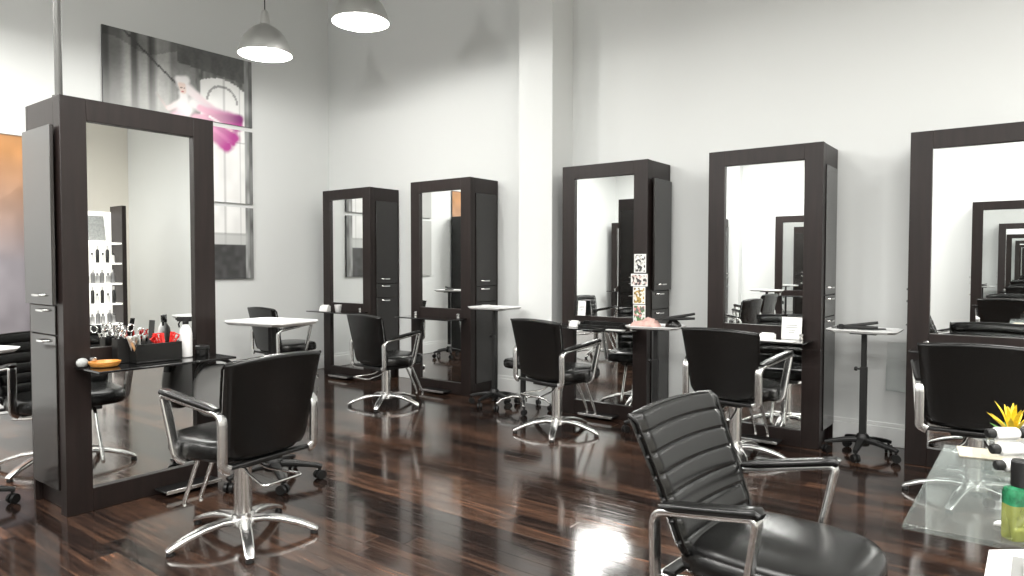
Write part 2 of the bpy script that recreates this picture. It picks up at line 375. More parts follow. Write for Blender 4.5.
# ------------------------------------------------------------------ salon chair (faces local +x)
def superell(a, b, n, cnt=44, x0=0):
    out = []
    for k in range(cnt):
        t = 2 * PI * k / cnt; c, s_ = math.cos(t), math.sin(t)
        out.append((x0 + a * math.copysign(abs(c) ** (2 / n), c), b * math.copysign(abs(s_) ** (2 / n), s_)))
    return out
def make_chair(label):
    t = thing('salon_chair', label, 'chair')
    # seat cushion
    def ring(k, z):
        return [((x - .06) * k + .06, y * k, z) for x, y in superell(.262, .25, 3.0, 48, .06)]
    mb = MB()
    mb.rings([ring(.86, .415), ring(.97, .42), ring(1.0, .435), ring(1.0, .465), ring(.985, .483), ring(.94, .497), ring(.8, .505), ring(.5, .511), ring(.2, .513)])
    mb.build('seat', M_leather, t, sharp=60)
    # backrest: closed shell, front side has horizontal padded channels
    nu, nv = 20, 77
    z0, z1 = .432, .867
    def P(u, v, front):
        x = -.180 - .060 * v - .018 * v * v
        hw = .232 + .036 * v
        yy = (u * 2 - 1)
        wrap = .016 * (abs(yy) ** 2.2)
        r = 1.0
        if v < .14: r = 1 - .13 * (1 - v / .14) ** 2
        z = z0 + (z1 - z0) * v + .014 * (1 - yy * yy) * v
        th = .030
        edge = max(0.0, 1 - (1 - abs(yy)) / .06); the = th * math.sqrt(max(0, 1 - edge * edge)) if edge < 1 else 0
        ev = max(0, 1 - v / .03, 1 - (1 - v) / .035)
        the = min(the, th * math.sqrt(max(0, 1 - ev * ev)))
        if front:
            ch = abs(math.sin(PI * (v * 7.0)))
            return (x + wrap + the * (.72 + .28 * ch ** .35), yy * hw * r, z)
        return (x + wrap - the * .6, yy * hw * r, z)
    vs, fs = [], []
    for fr in (True, False):
        for j in range(nv + 1):
            for i in range(nu + 1): vs.append(P(i / nu, j / nv, fr))
    n1 = (nu + 1) * (nv + 1)
    for k in (0, 1):
        for j in range(nv):
            for i in range(nu):
                a = k * n1 + j * (nu + 1) + i; fs.append((a, a + 1, a + nu + 2, a + nu + 1))
    for j in range(nv):
        for i in (0, nu):
            a = j * (nu + 1) + i; fs.append((a, a + nu + 1, n1 + a + nu + 1, n1 + a))
    for i in range(nu):
        for j in (0, nv):
            a = j * (nu + 1) + i; fs.append((a, a + 1, n1 + a + 1, n1 + a))
    bk = MB().add(vs, fs).build('backrest', M_leather, t, sharp=75)
    pm = MB()
    for u in (.008, .992): pm.tube([P(u, q / 16, True) for q in range(1, 17)], .0055, 8)
    pm.tube([P(q / 12, .99, True) for q in range(13)], .0055, 8)
    pm.build('piping', M_leather, bk)
    for sy in (1, -1):
        y = .254 * sy; y2 = .294 * sy
        path = fillet([(-.2, y * .86, .40), (-.2, y, .415), (-.205, y, .645), (.150, y2, .708), (.095, y2 * .92, .43), (.09, y2 * .8, .405)], [.02, .045, .025, .02], 8)
        a = MB().sweep(path, rrect(.044, .020, .006, 2), (0, 1, 0))
        arm = a.build('armrest', M_chrome, t, sharp=50)
        yy_ = lambda x: y + (y2 - y) * (x + .2) / .35
        pp = [(q, yy_(q), zz) for q, zz in ((-.175, .661), (-.12, .673), (.0, .694), (.10, .712), (.148, .7205), (.160, .714))]
        MB().sweep(pp, rrect(.052, .026, .011, 3), (0, 1, 0), scales=[.75, 1, 1, 1, 1, .75]).build('arm_pad', M_leather, arm, sharp=60)
    MB().lathe([(.05, .075), (.052, .115), (.041, .12), (.041, .335), (.048, .34), (.048, .37)], 24).build('column', M_chrome, t)
    u = MB().box(-.15, .17, -.11, .11, .372, .417); u.box(-.205, -.165, -.22, .22, .398, .414); u.box(.075, .115, -.23, .23, .398, .417)
    u.build('seat_plate', M_plastic, t, bevel=.004)
    b = MB(); b.lathe([(.048, .055), (.062, .062), (.062, .085), (.05, .1)], 24)
    base = b
    for k in range(5):
        a = 2 * PI * k / 5 + .05
        path = [(.03, 0, .082), (.10, 0, .088), (.18, 0, .078), (.26, 0, .055), (.325, 0, .028), (.34, 0, .018)]
        b.sweep(path, rrect(.056, .028, .011, 3), (0, 1, 0), T(0, 0, 0, a), scales=[1.1, 1, .95, .88, .8, .6])
    bo = b.build('star_base', M_chrome, t, sharp=50)
    for k in range(5):
        a = 2 * PI * k / 5 + .05
        MB().lathe([(.017, 0), (.019, .004), (.015, .02)], 12, T(.325 * math.cos(a), .325 * math.sin(a), 0)).build('glide', M_plastic, bo)
    pts = fillet([(-.03, .03, .372), (-.10, .05, .33), (-.285, .11, .315), (-.285, -.11, .315), (-.10, -.05, .33), (-.03, -.03, .372)], .03, 5)
    MB().tube(pts, .0065, 8).build('pump_lever', M_chrome, t)
    f = MB()
    for sy in (.045, -.045): f.tube(fillet([(.15, sy, .40), (.245, sy, .39), (.39, sy, .105), (.385, sy, .085)], .03, 5), .011, 10)
    fo = f.build('footrest', M_chrome, t)
    return t
CH = 'black salon chairs'
def lower(ch, dz):
    for c in ch.children:
        if not c.name.startswith(('star_base', 'column')): c.location.z += dz
chA = make_chair('black leather salon chair in left foreground, its back to us before the free-standing mirror'); chA['group'] = CH
chA.location = (-2.970, 1.812, 0); chA.rotation_euler = (0, 0, R(186))
def chair(x, y, th, label, dz=0, group=CH):
    c = dup(chA, (x, y, 0), R(th), label, group)
    if dz: lower(c, dz)
    return c
chB = chair(-4.75, 4.345, 83, 'black salon chair turned right between the two far left wall mirrors', -.04)
chC = chair(-2.93, 4.43, 78, 'black salon chair with its back to us before the postcard mirror')
chD = chair(-1.585, 4.54, 82, 'black salon chair with its back to us before the square card mirror')
chE = chair(-.26, 4.52, 94, 'black salon chair at far right edge behind the glass table, back to us')
chF = chair(-.640, 2.068, -4.3, 'large foreground black salon chair facing right, ribbed backrest and seat in view')
for c_ in chE.children:
    if c_.name.startswith('star_base'): c_.rotation_euler.z = R(14)
for c_ in chF.children:
    if c_.name.startswith('backrest'): c_.rotation_euler.y = R(-12); c_.location.x += .12; c_.location.z += .045
    elif c_.name.startswith('armrest'): c_.location.x -= .020; c_.location.z -= .062; c_.scale = (.90, 1.06, 1)
    elif c_.name.startswith('seat'): c_.location.z -= .02
chG = chair(-6.27, 4.30, 86, 'distant black salon chair behind the tray table, by the room corner', -.03)
chH = chair(-4.97, 1.72, 8, 'black salon chair half hidden behind the free-standing station at left edge', -.03)
chK = chair(-.33, -.30, -88, 'black salon chair reflected in the far right mirror', 0, 'chairs seen only in mirrors')
chJ = chair(-3.25, .22, 185, 'black salon chair seen from the side in the square card mirror', 0, 'chairs seen only in mirrors')

# ------------------------------------------------------------------ tray trolleys
def make_trolley(label):
    t = thing('tray_trolley', label, 'side table')
    b = MB(); b.lathe([(.04, .07), (.045, .08), (.045, .13), (.03, .15)], 16)
    for k in range(5):
        b.sweep([(.02, 0, .108), (.10, 0, .103), (.20, 0, .085), (.232, 0, .075)], rrect(.042, .032, .008, 2), (0, 1, 0), T(0, 0, 0, 2 * PI * k / 5 - PI / 2), scales=[1.15, 1, .8, .7])
    bo = b.build('star_base', M_plastic, t, sharp=50)
    for k in range(5):
        a = 2 * PI * k / 5 - PI / 2; c = MB()
        for s in (-.014, .014): c.lathe([(.012, -.008), (.026, -.008), (.028, 0), (.026, .008), (.012, .008)], 14, T(.222 * math.cos(a), .222 * math.sin(a), .028, a + .7) @ T(0, s, 0, 0, PI / 2))
        c.tube([(.222 * math.cos(a), .222 * math.sin(a), .03), (.218 * math.cos(a), .218 * math.sin(a), .085)], .008, 8)
        c.build('caster', M_plastic, bo)
    c = MB().box(-.021, .021, -.021, .021, .10, .60); c.box(-.016, .016, -.016, .016, .60, .835)
    c.build('column', M_plastic, t, bevel=.003)
    MB().lathe([(.006, 0), (.006, .02), (.014, .022), (.016, .03), (.012, .04)], 14, T(0, 0, .585, 0, 0, -PI / 2) @ T(0, 0, .018)).build('height_knob', M_plastic, t)
    MB().box(-.08, .08, -.06, .06, .822, .836).build('top_bracket', M_plastic, t, bevel=.002)
    x, y, c_ = .215, .165, .045
    def oc(k, z): return [(px * k, py * k, z) for px, py in ((x, y - c_), (x - c_, y), (-x + c_, y), (-x, y - c_), (-x, -y + c_), (-x + c_, -y), (x - c_, -y), (x, -y + c_))]
    m = MB(); m.rings([oc(.9, .836), oc(.93, .838), oc(1.0, .852), oc(1.0, .858), oc(.985, .858), oc(.93, .848), oc(.4, .847)])
    m.build('tray_top', M_traytop, t, sharp=25)
    return t
TR = 'tray trolleys'
t3 = make_trolley('white-topped tray trolley standing between the two right-hand mirror stations'); t3['group'] = TR
t3.location = (-.925, 5.13, 0)
def trolley(x, y, rz, label, dz=0, sc_=1.0):
    c = dup(t3, (x, y, 0), R(rz), label, TR)
    for ch in c.children:
        if ch.name.startswith('tray_top'):
            ch.scale = (sc_, sc_, 1)
        if not ch.name.startswith('star_base'): ch.location.z += dz
    return c
t1 = trolley(-3.585, 2.385, 10, 'white hexagon-top tray trolley behind the left foreground chair', .098, 1.10)
for c_ in t1.children:
    if c_.name.startswith('star_base'): c_.scale = (1.2, 1.2, 1); c_.rotation_euler.z = R(-15)
t2 = trolley(-3.945, 4.93, 2, 'white-topped tray trolley in front of the wall pilaster', .045)
t4 = trolley(-2.30, 4.83, 8, 'white-topped tray trolley loaded with a pink towel beside the postcard mirror', -.03, .95)
t0 = trolley(-4.42, 1.10, 20, 'white-topped tray trolley cut by the left edge of the photo', -.01, 1.15)
t5 = trolley(-6.5, 3.1, 60, 'tray trolley reflected in the mirror left of the pilaster', .08)
t6 = trolley(-3.3, -.55, 12, 'tray trolley reflected in the square card mirror', .05)
t7 = trolley(.22, 1.435, 0, 'white tray trolley cut by the lower right corner, pushed up to the glass table', -.108, 1.30)
for ch in t7.children:
    if ch.name.startswith('tray_top'): ch.scale = (1.32, 1.1, 1)

# rolling stool behind chair C
t = thing('rolling_stool', 'low rolling stool with chrome star base behind the chair at the postcard mirror', 'stool', (-3.62, 4.93, 0), R(20))
b = MB(); b.lathe([(.035, .07), (.04, .12), (.025, .13)], 16)
for k in range(5):
    b.sweep([(.02, 0, .112), (.1, 0, .125), (.2, 0, .105), (.25, 0, .07)], rrect(.034, .02, .007, 2), (0, 1, 0), T(0, 0, 0, 2 * PI * k / 5), scales=[1.1, 1, .9, .8])
bo = b.build('star_base', M_chrome, t, sharp=50)
for k in range(5):
    a = 2 * PI * k / 5; c = MB()
    for s in (-.012, .012): c.lathe([(.01, -.007), (.024, -.007), (.026, 0), (.024, .007), (.01, .007)], 12, T(.25 * math.cos(a), .25 * math.sin(a), .026, a + 1) @ T(0, s, 0, 0, PI / 2))
    c.tube([(.25 * math.cos(a), .25 * math.sin(a), .03), (.25 * math.cos(a), .25 * math.sin(a), .07)], .007, 8)
    c.build('caster', M_plastic, bo)
MB().lathe([(.025, .12), (.025, .38)], 16).build('column', M_plastic, t)
MB().lathe([(.10, .378), (.165, .384), (.175, .40), (.175, .43), (.165, .446), (.12, .452), (.03, .454)], 28).build('seat', M_leather, t, sharp=60)

# ------------------------------------------------------------------ pendant lamps
def make_pendant(label):
    t = thing('pendant_lamp', label, 'lamp')
    MB().tube([(0, 0, .37), (0, 0, ZC - 3.25)], .005, 8).build('cord', M_plastic, t)
    MB().lathe([(.012, .40), (.03, .385), (.034, .37), (.045, .27)], 20).build('socket_cover', M_steel, t)
    prof = [(.046, .272), (.054, .264), (.095, .243), (.14, .208), (.185, .150), (.215, .088), (.232, .03), (.236, 0)]
    MB().lathe(prof, 40, cap0=False, cap1=False).build('shade', M_steel, t)
    MB().lathe([(r - .004, z - .001 if z > .01 else z + .001) for r, z in prof], 40, cap0=True, cap1=False).build('glowing_shade_lining', M_alu_in, t)
    MB().lathe([(.015, .22), (.03, .17), (.055, .11), (.06, .075), (.045, .04), (.015, .025)], 20).build('bulb', M_bulb, t)
    return t
LA = (-5.62, 3.70, 3.18); LB = (-4.547, 3.895, 3.30)
l1 = make_pendant('brushed steel dome pendant lamp, the lower left one beside the painting'); l1.location = LA; l1['group'] = 'pendant lamps'
l2 = dup(l1, LB, 0, 'brushed steel dome pendant lamp, the one on the right cut by the top edge', 'pendant lamps')

# ------------------------------------------------------------------ painted canvases on the left wall
def lerp(a, b, t): return tuple(x + (y - x) * t for x, y in zip(a, b))
def hash2(i, j):
    n = math.sin(i * 127.1 + j * 311.7) * 43758.5453
    return n - math.floor(n)
def vnoise(x, y):
    i, j = math.floor(x), math.floor(y); fx, fy = x - i, y - j
    fx = fx * fx * (3 - 2 * fx); fy = fy * fy * (3 - 2 * fy)
    return (hash2(i, j) * (1 - fx) + hash2(i + 1, j) * fx) * (1 - fy) + (hash2(i, j + 1) * (1 - fx) + hash2(i + 1, j + 1) * fx) * fy
def prof1(x, pts):
    for (a, va), (b, vb) in zip(pts, pts[1:]):
        if x <= b: return va + (vb - va) * max(0, min(1, (x - a) / (b - a)))
    return pts[-1][1]
BG = [(2.90, .08), (2.95, .06), (2.97, .16), (3.06, .20), (3.11, .42), (3.15, .42), (3.17, .10), (3.21, .10), (3.24, .34), (3.31, .46), (3.34, .10),
      (3.38, .20), (3.42, .55), (3.52, .50), (3.56, .26), (3.60, .30), (3.68, .34), (3.80, .30), (4.46, .30)]
def segd(px, py, ax, ay, bx, by):
    dx, dy = bx - ax, by - ay; k = max(0, min(1, ((px - ax) * dx + (py - ay) * dy) / (dx * dx + dy * dy)))
    return math.hypot(px - ax - dx * k, py - ay - dy * k), k
def paint(y, z):
    g = prof1(y, BG); n = vnoise(y * 22, z * 9) * .5 + vnoise(y * 60, z * 60) * .3
    g *= .72 + .5 * n
    if z < 3.2 and y < 3.6: g = g + (.45 - g) * min(1, (3.2 - z) * 1.2)
    if z > 3.40 + .05 * math.sin(y * 9) and y < 3.7: g *= .62
    if y > 3.62 and z > 3.335 - .10 * (y - 3.7): g = .085 + .10 * n           # dark beam
    c = (g, g * 1.01, g * .98)
    # window with arched top
    inwin = 3.86 < y < 4.36 and z < 3.27 - .55 * (y - 4.08) ** 2 * 2.2
    if y > 3.80 and not inwin and z < 3.335 - .10 * (y - 3.7):
        q = .10 + .20 * vnoise(y * 40, z * 16); c = (q, q * 1.02, q * .98)
    if inwin:
        q = .78 + .12 * vnoise(y * 12, z * 8)
        if abs(math.hypot(y - 4.1, z - 3.02) - .17) < .012 and z > 3.02: q = .35
        if abs(y - 4.12) < .008 or abs(y - 4.30) < .006: q *= .72
        if abs(z - 2.62) < .008 or abs(z - 1.62) < .012: q *= .6
        c = (q, q, q * .985)
    if y > 4.36:
        q = .12 + .35 * vnoise(y * 30, z * 7); q *= (.55 if y > 4.41 else 1.0); c = (q, q * 1.02, q)
    if 3.88 < y < 4.36 and z < 1.50:
        q = .035 + .05 * vnoise(y * 20, z * 20); c = (q, q, q)
    if 3.88 < y < 4.36 and 1.5 < z < 1.62: c = lerp(c, (.45, .46, .45), .7)
    d, k = segd(y, z, 3.091, 3.533, 3.625, 3.10)
    if d < .010: c = (.06, .06, .06)
    # pale hair streaming, torso, arms, gradient dress
    def stroke(ax, ay, bx, by, w0, w1, c0, c1, soft=.5):
        nonlocal c
        d, k = segd(y, z, ax, ay, bx, by); w = w0 + (w1 - w0) * k
        w *= .8 + .4 * vnoise(y * 18 + ax * 50, z * 18)
        if d < w: c = lerp(c, lerp(c0, c1, k), min(1, (1 - d / w) / soft))
    wh, pk, mg, dp = (.86, .84, .84), (.80, .50, .60), (.42, .05, .26), (.22, .03, .17)
    stroke(3.66, 3.13, 3.98, 2.93, .07, .05, wh, (.82, .66, .70))
    stroke(3.50, 2.86, 3.40, 2.99, .018, .014, (.62, .54, .52), (.45, .43, .42))
    stroke(3.66, 2.95, 3.52, 2.86, .05, .03, wh, (.78, .66, .66))
    stroke(3.67, 3.02, 3.68, 2.86, .06, .09, wh, wh)
    stroke(3.70, 2.88, 3.60, 2.76, .10, .10, wh, pk)
    stroke(3.78, 2.95, 4.28, 2.86, .07, .07, wh, mg)
    stroke(3.85, 2.92, 4.27, 2.80, .05, .09, pk, mg)
    stroke(3.85, 2.82, 4.30, 2.88, .05, .06, pk, dp)
    stroke(3.80, 2.80, 4.22, 2.66, .07, .10, pk, mg)
    stroke(3.85, 2.75, 4.14, 2.56, .07, .09, pk, mg)
    stroke(4.00, 2.72, 4.22, 2.60, .03, .03, (.75, .35, .55), mg)
    stroke(3.95, 2.85, 4.20, 2.74, .015, .02, wh, pk)
    stroke(3.66, 3.12, 3.67, 3.06, .045, .035, (.80, .66, .60), (.80, .66, .60), .3)
    stroke(3.62, 3.17, 3.70, 3.18, .04, .05, wh, wh)
    if 3.645 < y < 3.695 and abs(z - 3.095) < .006 and abs(y - 3.672) > .008: c = (.22, .16, .15)
    if abs(z - 3.052) < .005 and abs(y - 3.668) < .012: c = (.5, .12, .14)
    return c
def canvas(name, label, y0, y1, z0, z1, fn, step=.0125, grp=None, x=XL, th=.024, cat='painting'):
    ny, nz = max(2, int((y1 - y0) / step)), max(2, int((z1 - z0) / step))
    vs, fs, cs = [], [], []
    for j in range(nz + 1):
        for i in range(ny + 1):
            y, z = y0 + (y1 - y0) * i / ny, z0 + (z1 - z0) * j / nz
            vs.append((x + th, y, z)); cs.append(fn(y, z))
    for j in range(nz):
        for i in range(ny):
            a = j * (ny + 1) + i; fs.append((a, a + 1, a + ny + 2, a + ny + 1))
    nb = len(vs)
    for yy, zz in ((y0, z0), (y1, z0), (y1, z1), (y0, z1)):
        vs.append((x + th, yy, zz)); vs.append((x + .001, yy, zz)); cs += [(.1, .1, .1)] * 2
    for k in range(4):
        a, b_ = nb + 2 * k, nb + 2 * ((k + 1) % 4); fs.append((a, a + 1, b_ + 1, b_))
    fs.append((nb + 1, nb + 7, nb + 5, nb + 3))
    me = bpy.data.meshes.new(name); me.from_pydata(vs, [], fs)
    at = me.color_attributes.new('paint', 'FLOAT_COLOR', 'POINT')
    for i, c in enumerate(cs): at.data[i].color = (*c, 1)
    me.materials.append(M_paint)
    o = bpy.data.objects.new(name, me); COL.objects.link(o)
    return tag(o, label, cat, grp)
canvas('canvas_panel', 'top canvas of the three-part painting, woman in trailing pink dress', 2.904, 4.452, 2.803, 3.53, paint, grp='painting panels')
canvas('canvas_panel', 'middle canvas of the three-part painting, pale window below the pink dress', 2.904, 4.452, 1.956, 2.755, paint, grp='painting panels')
canvas('canvas_panel', 'bottom canvas of the three-part painting, dark grey lower window', 2.904, 4.452, 1.127, 1.912, paint, grp='painting panels')
def warm(y, z):
    k = max(0, min(1, (z - 1.3) / .95)); n = vnoise(y * 4, z * 4) * .6 + vnoise(y * 14, z * 9) * .4
    c = lerp((.26, .24, .26), (.42, .20, .07), k); c = tuple(v * (.7 + .6 * n) for v in c)
    if z > 2.375: c = (.03, .028, .03)
    return c
canvas('orange_mauve_panel', 'stand-in panel at the left edge, orange fading to mauve', .75, 2.45, .55, 2.393, warm, .02)  # flat stand-in panel, orange above fading to mauve below
tcb = thing('tall_cabinet', 'tall black cabinet hidden behind the free-standing station, seen in a mirror', 'cabinet', (XL + .19, 2.385, 0))
MB().box(-.15, .13, -.11, .11, 0, 2.0).build('cabinet_body', M_black, tcb, bevel=.004)
for sy in (-1, 1):
    d_ = MB().box(.13, .148, min(.003 * sy, .107 * sy), max(.003 * sy, .107 * sy), .05, 1.97).build('door', M_black, tcb, bevel=.002)
    MB().tube([(.158, .03 * sy, 1.2), (.158, .03 * sy, 1.4)], .006, 8).build('handle', M_chrome, d_)

# ------------------------------------------------------------------ product display wall seen in the free-standing mirror
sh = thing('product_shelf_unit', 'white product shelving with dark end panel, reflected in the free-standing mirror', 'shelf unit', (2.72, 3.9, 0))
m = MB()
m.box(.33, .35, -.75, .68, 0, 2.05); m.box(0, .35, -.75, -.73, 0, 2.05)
m.build('shelf_carcass', M_shelf_glow, sh)
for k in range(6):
    MB().box(0, .33, -.73, .68, .12 + .29 * k, .145 + .29 * k).build('shelf_board', M_shelf_glow, sh)
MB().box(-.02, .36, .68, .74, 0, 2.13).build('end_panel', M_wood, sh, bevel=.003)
PB = [mat('bottle_white', (.8, .8, .78), .3, bump=.02), mat('bottle_grey', (.25, .25, .25), .3, bump=.02), mat('bottle_black', (.03, .03, .03), .3, bump=.02), mat('bottle_silver', (.6, .6, .6), .3, .6, bump=.02)]
protos = []
def make_bottle(i, m_):
    h_ = .14 + .05 * (i % 3); r_ = .024 + .006 * (i % 2)
    t = thing('product_bottle', 'x', 'bottle')
    MB().lathe([(r_ * .9, 0), (r_, .004), (r_, h_ * .72), (r_ * .5, h_ * .8)], 14).build('bottle_body', m_, t)
    MB().lathe([(r_ * .5, h_ * .8), (r_ * .5, h_), (r_ * .4, h_ + .004)], 12).build('cap', PB[(i + 2) % 4], t)
    return t
first = {}
for k in range(5):
    for j in range(9):
        i = (k * 3 + j * 2) % 4
        loc = (2.72 + .07 + .05 * hash2(j, k), 3.9 + .60 - .07 * j - .01 * hash2(k, j), .145 + .29 * k)
        lab = 'small hair product bottle on the white shelving reflected in the free-standing mirror'
        if i not in first:
            first[i] = make_bottle(i, PB[i]); first[i].location = loc; first[i]['label'] = lab; first[i]['group'] = 'bottles on the product shelving'
        else: dup(first[i], loc, 0, lab, 'bottles on the product shelving')
o = MB().box(-.012, .0, -.16, .16, 0, .36, T(0, 0, 0, 0, 0, R(12))).build('display_board', M_stone); o.location = (2.85, 4.26, 1.63)
o.location.z = 2.05 if False else 1.622
tag(o, 'grey display board leaning on the top shelf in the free-standing mirror', 'sign')

# ------------------------------------------------------------------ small things on shelves
ZS = .7655
x1s = -3.80
o = MB().lathe([(.004, 0), (.02, .004), (.028, .016), (.027, .03), (.017, .042), (.004, .046)], 16).build('pebble', M_stone); o.location = (-3.83, 1.462, ZS)
tag(o, 'small pale round stone at the left end of the foreground mirror shelf', 'stone')
o = MB().lathe([(.05, 0), (.062, .003), (.072, .018), (.074, .026), (.066, .026), (.056, .01), (.01, .008)], 28).build('amber_dish', M_orange); o.location = (-3.775, 1.545, ZS)
tag(o, 'shallow amber dish on the foreground mirror shelf', 'dish')
bn = thing('tool_bin', 'open black bin holding hair tools on the foreground mirror shelf', 'bin', (-3.775, 1.80, ZS))
m = MB(); m.box(-.05, .05, -.12, .12, 0, .008); m.box(.044, .05, -.12, .12, .008, .10); m.box(-.05, -.044, -.12, .12, .008, .10); m.box(-.044, .044, -.12, -.114, .008, .10); m.box(-.044, .044, .114, .12, .008, .10); m.box(-.044, .044, -.02, -.014, .008, .09)
m.build('bin_body', M_black, bn, bevel=.002)
cup = thing('tool_cup', 'tall black cup of scissors and clips on the foreground mirror shelf', 'cup', (-3.85, 1.655, ZS))
m = MB(); m.box(-.035, .035, -.03, .03, 0, .006); m.box(.03, .035, -.03, .03, .006, .13); m.box(-.035, -.03, -.03, .03, .006, .13); m.box(-.03, .03, -.03, -.025, .006, .13); m.box(-.03, .03, .025, .03, .006, .13)
m.build('cup_body', M_plastic, cup, bevel=.002)
def scissors():
    t = thing('hair_scissors', 'x', 'scissors')
    for s in (1, -1):
        b_ = MB(); b_.sweep([(0, .012 * s, .10), (0, 0, .06), (0, -.006 * s, 0)], rect(.008, .003), (1, 0, 0))
        pts = [(0, .026 * s + .016 * math.cos(2 * PI * k / 12), .125 + .02 * math.sin(2 * PI * k / 12)) for k in range(13)]
        b_.tube(pts, .0035, 6); b_.build('blade', M_chrome, t)
    return t
sci = scissors(); sci['label'] = 'chrome scissors standing in the black cup on the foreground shelf'; sci['group'] = 'scissors in the tool cup'
sci.location = (-3.85, 1.64, ZS + .055); sci.rotation_euler = (R(12), R(8), R(20))
for dx, dy, a, b_ in ((.018, .016, -14, 60), (-.018, -.008, 22, 100), (.0, .022, -24, -30)):
    s_ = dup(sci, (-3.85 + dx, 1.655 + dy, ZS + .055), R(b_), sci['label'], sci['group']); s_.rotation_euler = (R(a), R(-6), R(b_))
def clip(m_, lab, grp, loc, rot, first_=[None]):
    c = MB(); c.sweep([(0, 0, 0), (0, .004, .05), (0, .012, .10)], rect(.014, .004), (1, 0, 0)); c.sweep([(0, 0, 0), (0, -.004, .05), (0, -.012, .10)], rect(.014, .004), (1, 0, 0))
    pts = [(0, .014 * math.cos(2 * PI * k / 10), .085 + .014 * math.sin(2 * PI * k / 10)) for k in range(11)]; c.tube(pts, .003, 6)
    o = c.build('hair_clip', m_); o.location = loc; o.rotation_euler = rot; tag(o, lab, 'hair clip', grp); return o
k1 = clip(M_steel, 'silver hair clip sticking up from the black bin on the foreground shelf', 'silver clips in the black bin', (-3.775, 1.71, ZS + .05), (.2, .1, .4))
k2 = clip(M_red, 'red hair clip lying in the black bin on the foreground shelf', 'red clips in the black bin', (-3.775, 1.83, ZS + .055), (.7, .2, .2))
for i in range(7):
    c = k1.copy(); COL.objects.link(c); c.location = (-3.775 + random.uniform(-.03, .03), 1.70 + random.uniform(-.012, .075), ZS + .045); c.rotation_euler = (random.uniform(-.4, .4), random.uniform(-.3, .3), random.uniform(0, 3))
for i in range(5):
    c = k2.copy(); COL.objects.link(c); c.location = (-3.775 + random.uniform(-.025, .025), 1.81 + .018 * i, ZS + .05); c.rotation_euler = (random.uniform(-.9, .9), random.uniform(-.3, .3), random.uniform(0, 3))
k3 = MB().sweep([(0, 0, 0), (0, 0, .2)], rect(.028, .005), (1, 0, 0)).build('comb', M_plastic)
mbt = MB().sweep([(0, 0, 0), (0, 0, .14)], rect(.03, .004), (1, 0, 0))
k3.location = (-3.79, 1.775, ZS + .02); k3.rotation_euler = (R(-8), R(5), 1.2); tag(k3, 'black comb standing upright in the bin on the foreground shelf', 'comb')
def spray(lab, loc, grp=None):
    t = thing('spray_bottle', lab, 'bottle', loc, .6)
    MB().lathe([(.03, 0), (.034, .004), (.034, .13), (.03, .155), (.016, .178), (.013, .185)], 20).build('bottle_body', M_white, t)
    n = MB(); n.lathe([(.016, .183), (.016, .2), (.01, .202)], 14); n.box(-.045, .03, -.011, .011, .2, .226); n.sweep([(-.03, 0, .2), (-.04, 0, .185), (-.036, 0, .165)], rect(.012, .006), (0, 1, 0)); n.box(-.056, -.045, -.006, .006, .207, .219)
    n.build('trigger_head', M_plastic, t, bevel=.002)
    return t
spray('white spray bottle with black trigger on the foreground mirror shelf', (-3.80, 1.98, ZS))
j = thing('black_jar', 'small black jar near the right end of the foreground mirror shelf', 'jar', (-3.79, 2.07, ZS))
MB().lathe([(.034, 0), (.037, .004), (.037, .036), (.034, .038)], 20).build('jar_body', M_black, j); MB().lathe([(.038, .038), (.038, .054), (.034, .057)], 20).build('lid', M_plastic, j)
# grey bag hanging from the shelf bolt of the foreground station
bg = thing('handbag', 'grey rounded bag with arched handle hanging under the foreground mirror shelf', 'bag', (-3.72, 2.115, .412), R(68))
def bagring(y, k): return [(k * x, y, .155 + k * z) for x, z in superell(.125, .15, 2.6, 28)]
m = MB(); m.rings([bagring(-.035, .86), bagring(-.03, .97), bagring(-.015, 1), bagring(.015, 1), bagring(.03, .97), bagring(.035, .86)]); 
m.build('bag_body', M_grey, bg, sharp=60)
pts = [(.105 * math.cos(PI * k / 14), 0, .235 + .10 * math.sin(PI * k / 14)) for k in range(15)]
MB().sweep(pts, rrect(.05, .022, .006, 2), (0, 1, 0)).build('handle', M_plastic, bg)

def sign_card(lab, x, y, w, h, z=ZS, rz=0):
    t = thing('sign_card', lab, 'sign', (x, y, z), rz)
    MB().box(-w / 2, w / 2, -.002, .002, 0, h, T(0, 0, 0, 0, R(-6))).build('card', M_paper, t)
    m = MB()
    for k, (q, ww) in enumerate(((.62, .55), (.52, .62), (.40, .34), (.30, .3))):
        m.box(-w * ww / 2, w * ww / 2, -.0032, -.0026, h * q, h * q + .004, T(0, 0, 0, 0, R(-6)))
    m.build('printed_lines', M_ink, t)
    return t
sign_card('small white sign card leaning on the postcard mirror', -3.10, 5.06, .075, .125, .852)
sign_card('square white sign card standing on the square card mirror shelf', -1.37, 5.03, .135, .155)
def card_box(lab, x, y, rz, w=.1, d_=.06, h=.06, z=ZS):
    t = thing('card_holder', lab, 'card holder', (x, y, z), R(rz))
    MB().rings([[(-w / 2, -d_ / 2, 0), (w / 2, -d_ / 2, 0), (w / 2, d_ / 2, 0), (-w / 2, d_ / 2, 0)], [(-w / 2, -d_ * .2, h), (w / 2, -d_ * .2, h), (w / 2, d_ / 2, h), (-w / 2, d_ / 2, h)]]).build('holder', M_white, t, bevel=.003)
    MB().box(-w * .42, w * .42, d_ * .02, d_ * .3, h * .4, h * 1.18).build('card_stack', M_paper, t)
    return t
card_box('white card holder at the left end of the postcard mirror shelf', -3.09, 4.93, -8, .085, .05, .045)
card_box('white card holder on the square card mirror shelf', -1.50, 4.92, -6, .1, .06, .04)
card_box('white card holder at left end of the farthest mirror shelf', -6.30, 4.86, 12, .11, .07, .06)
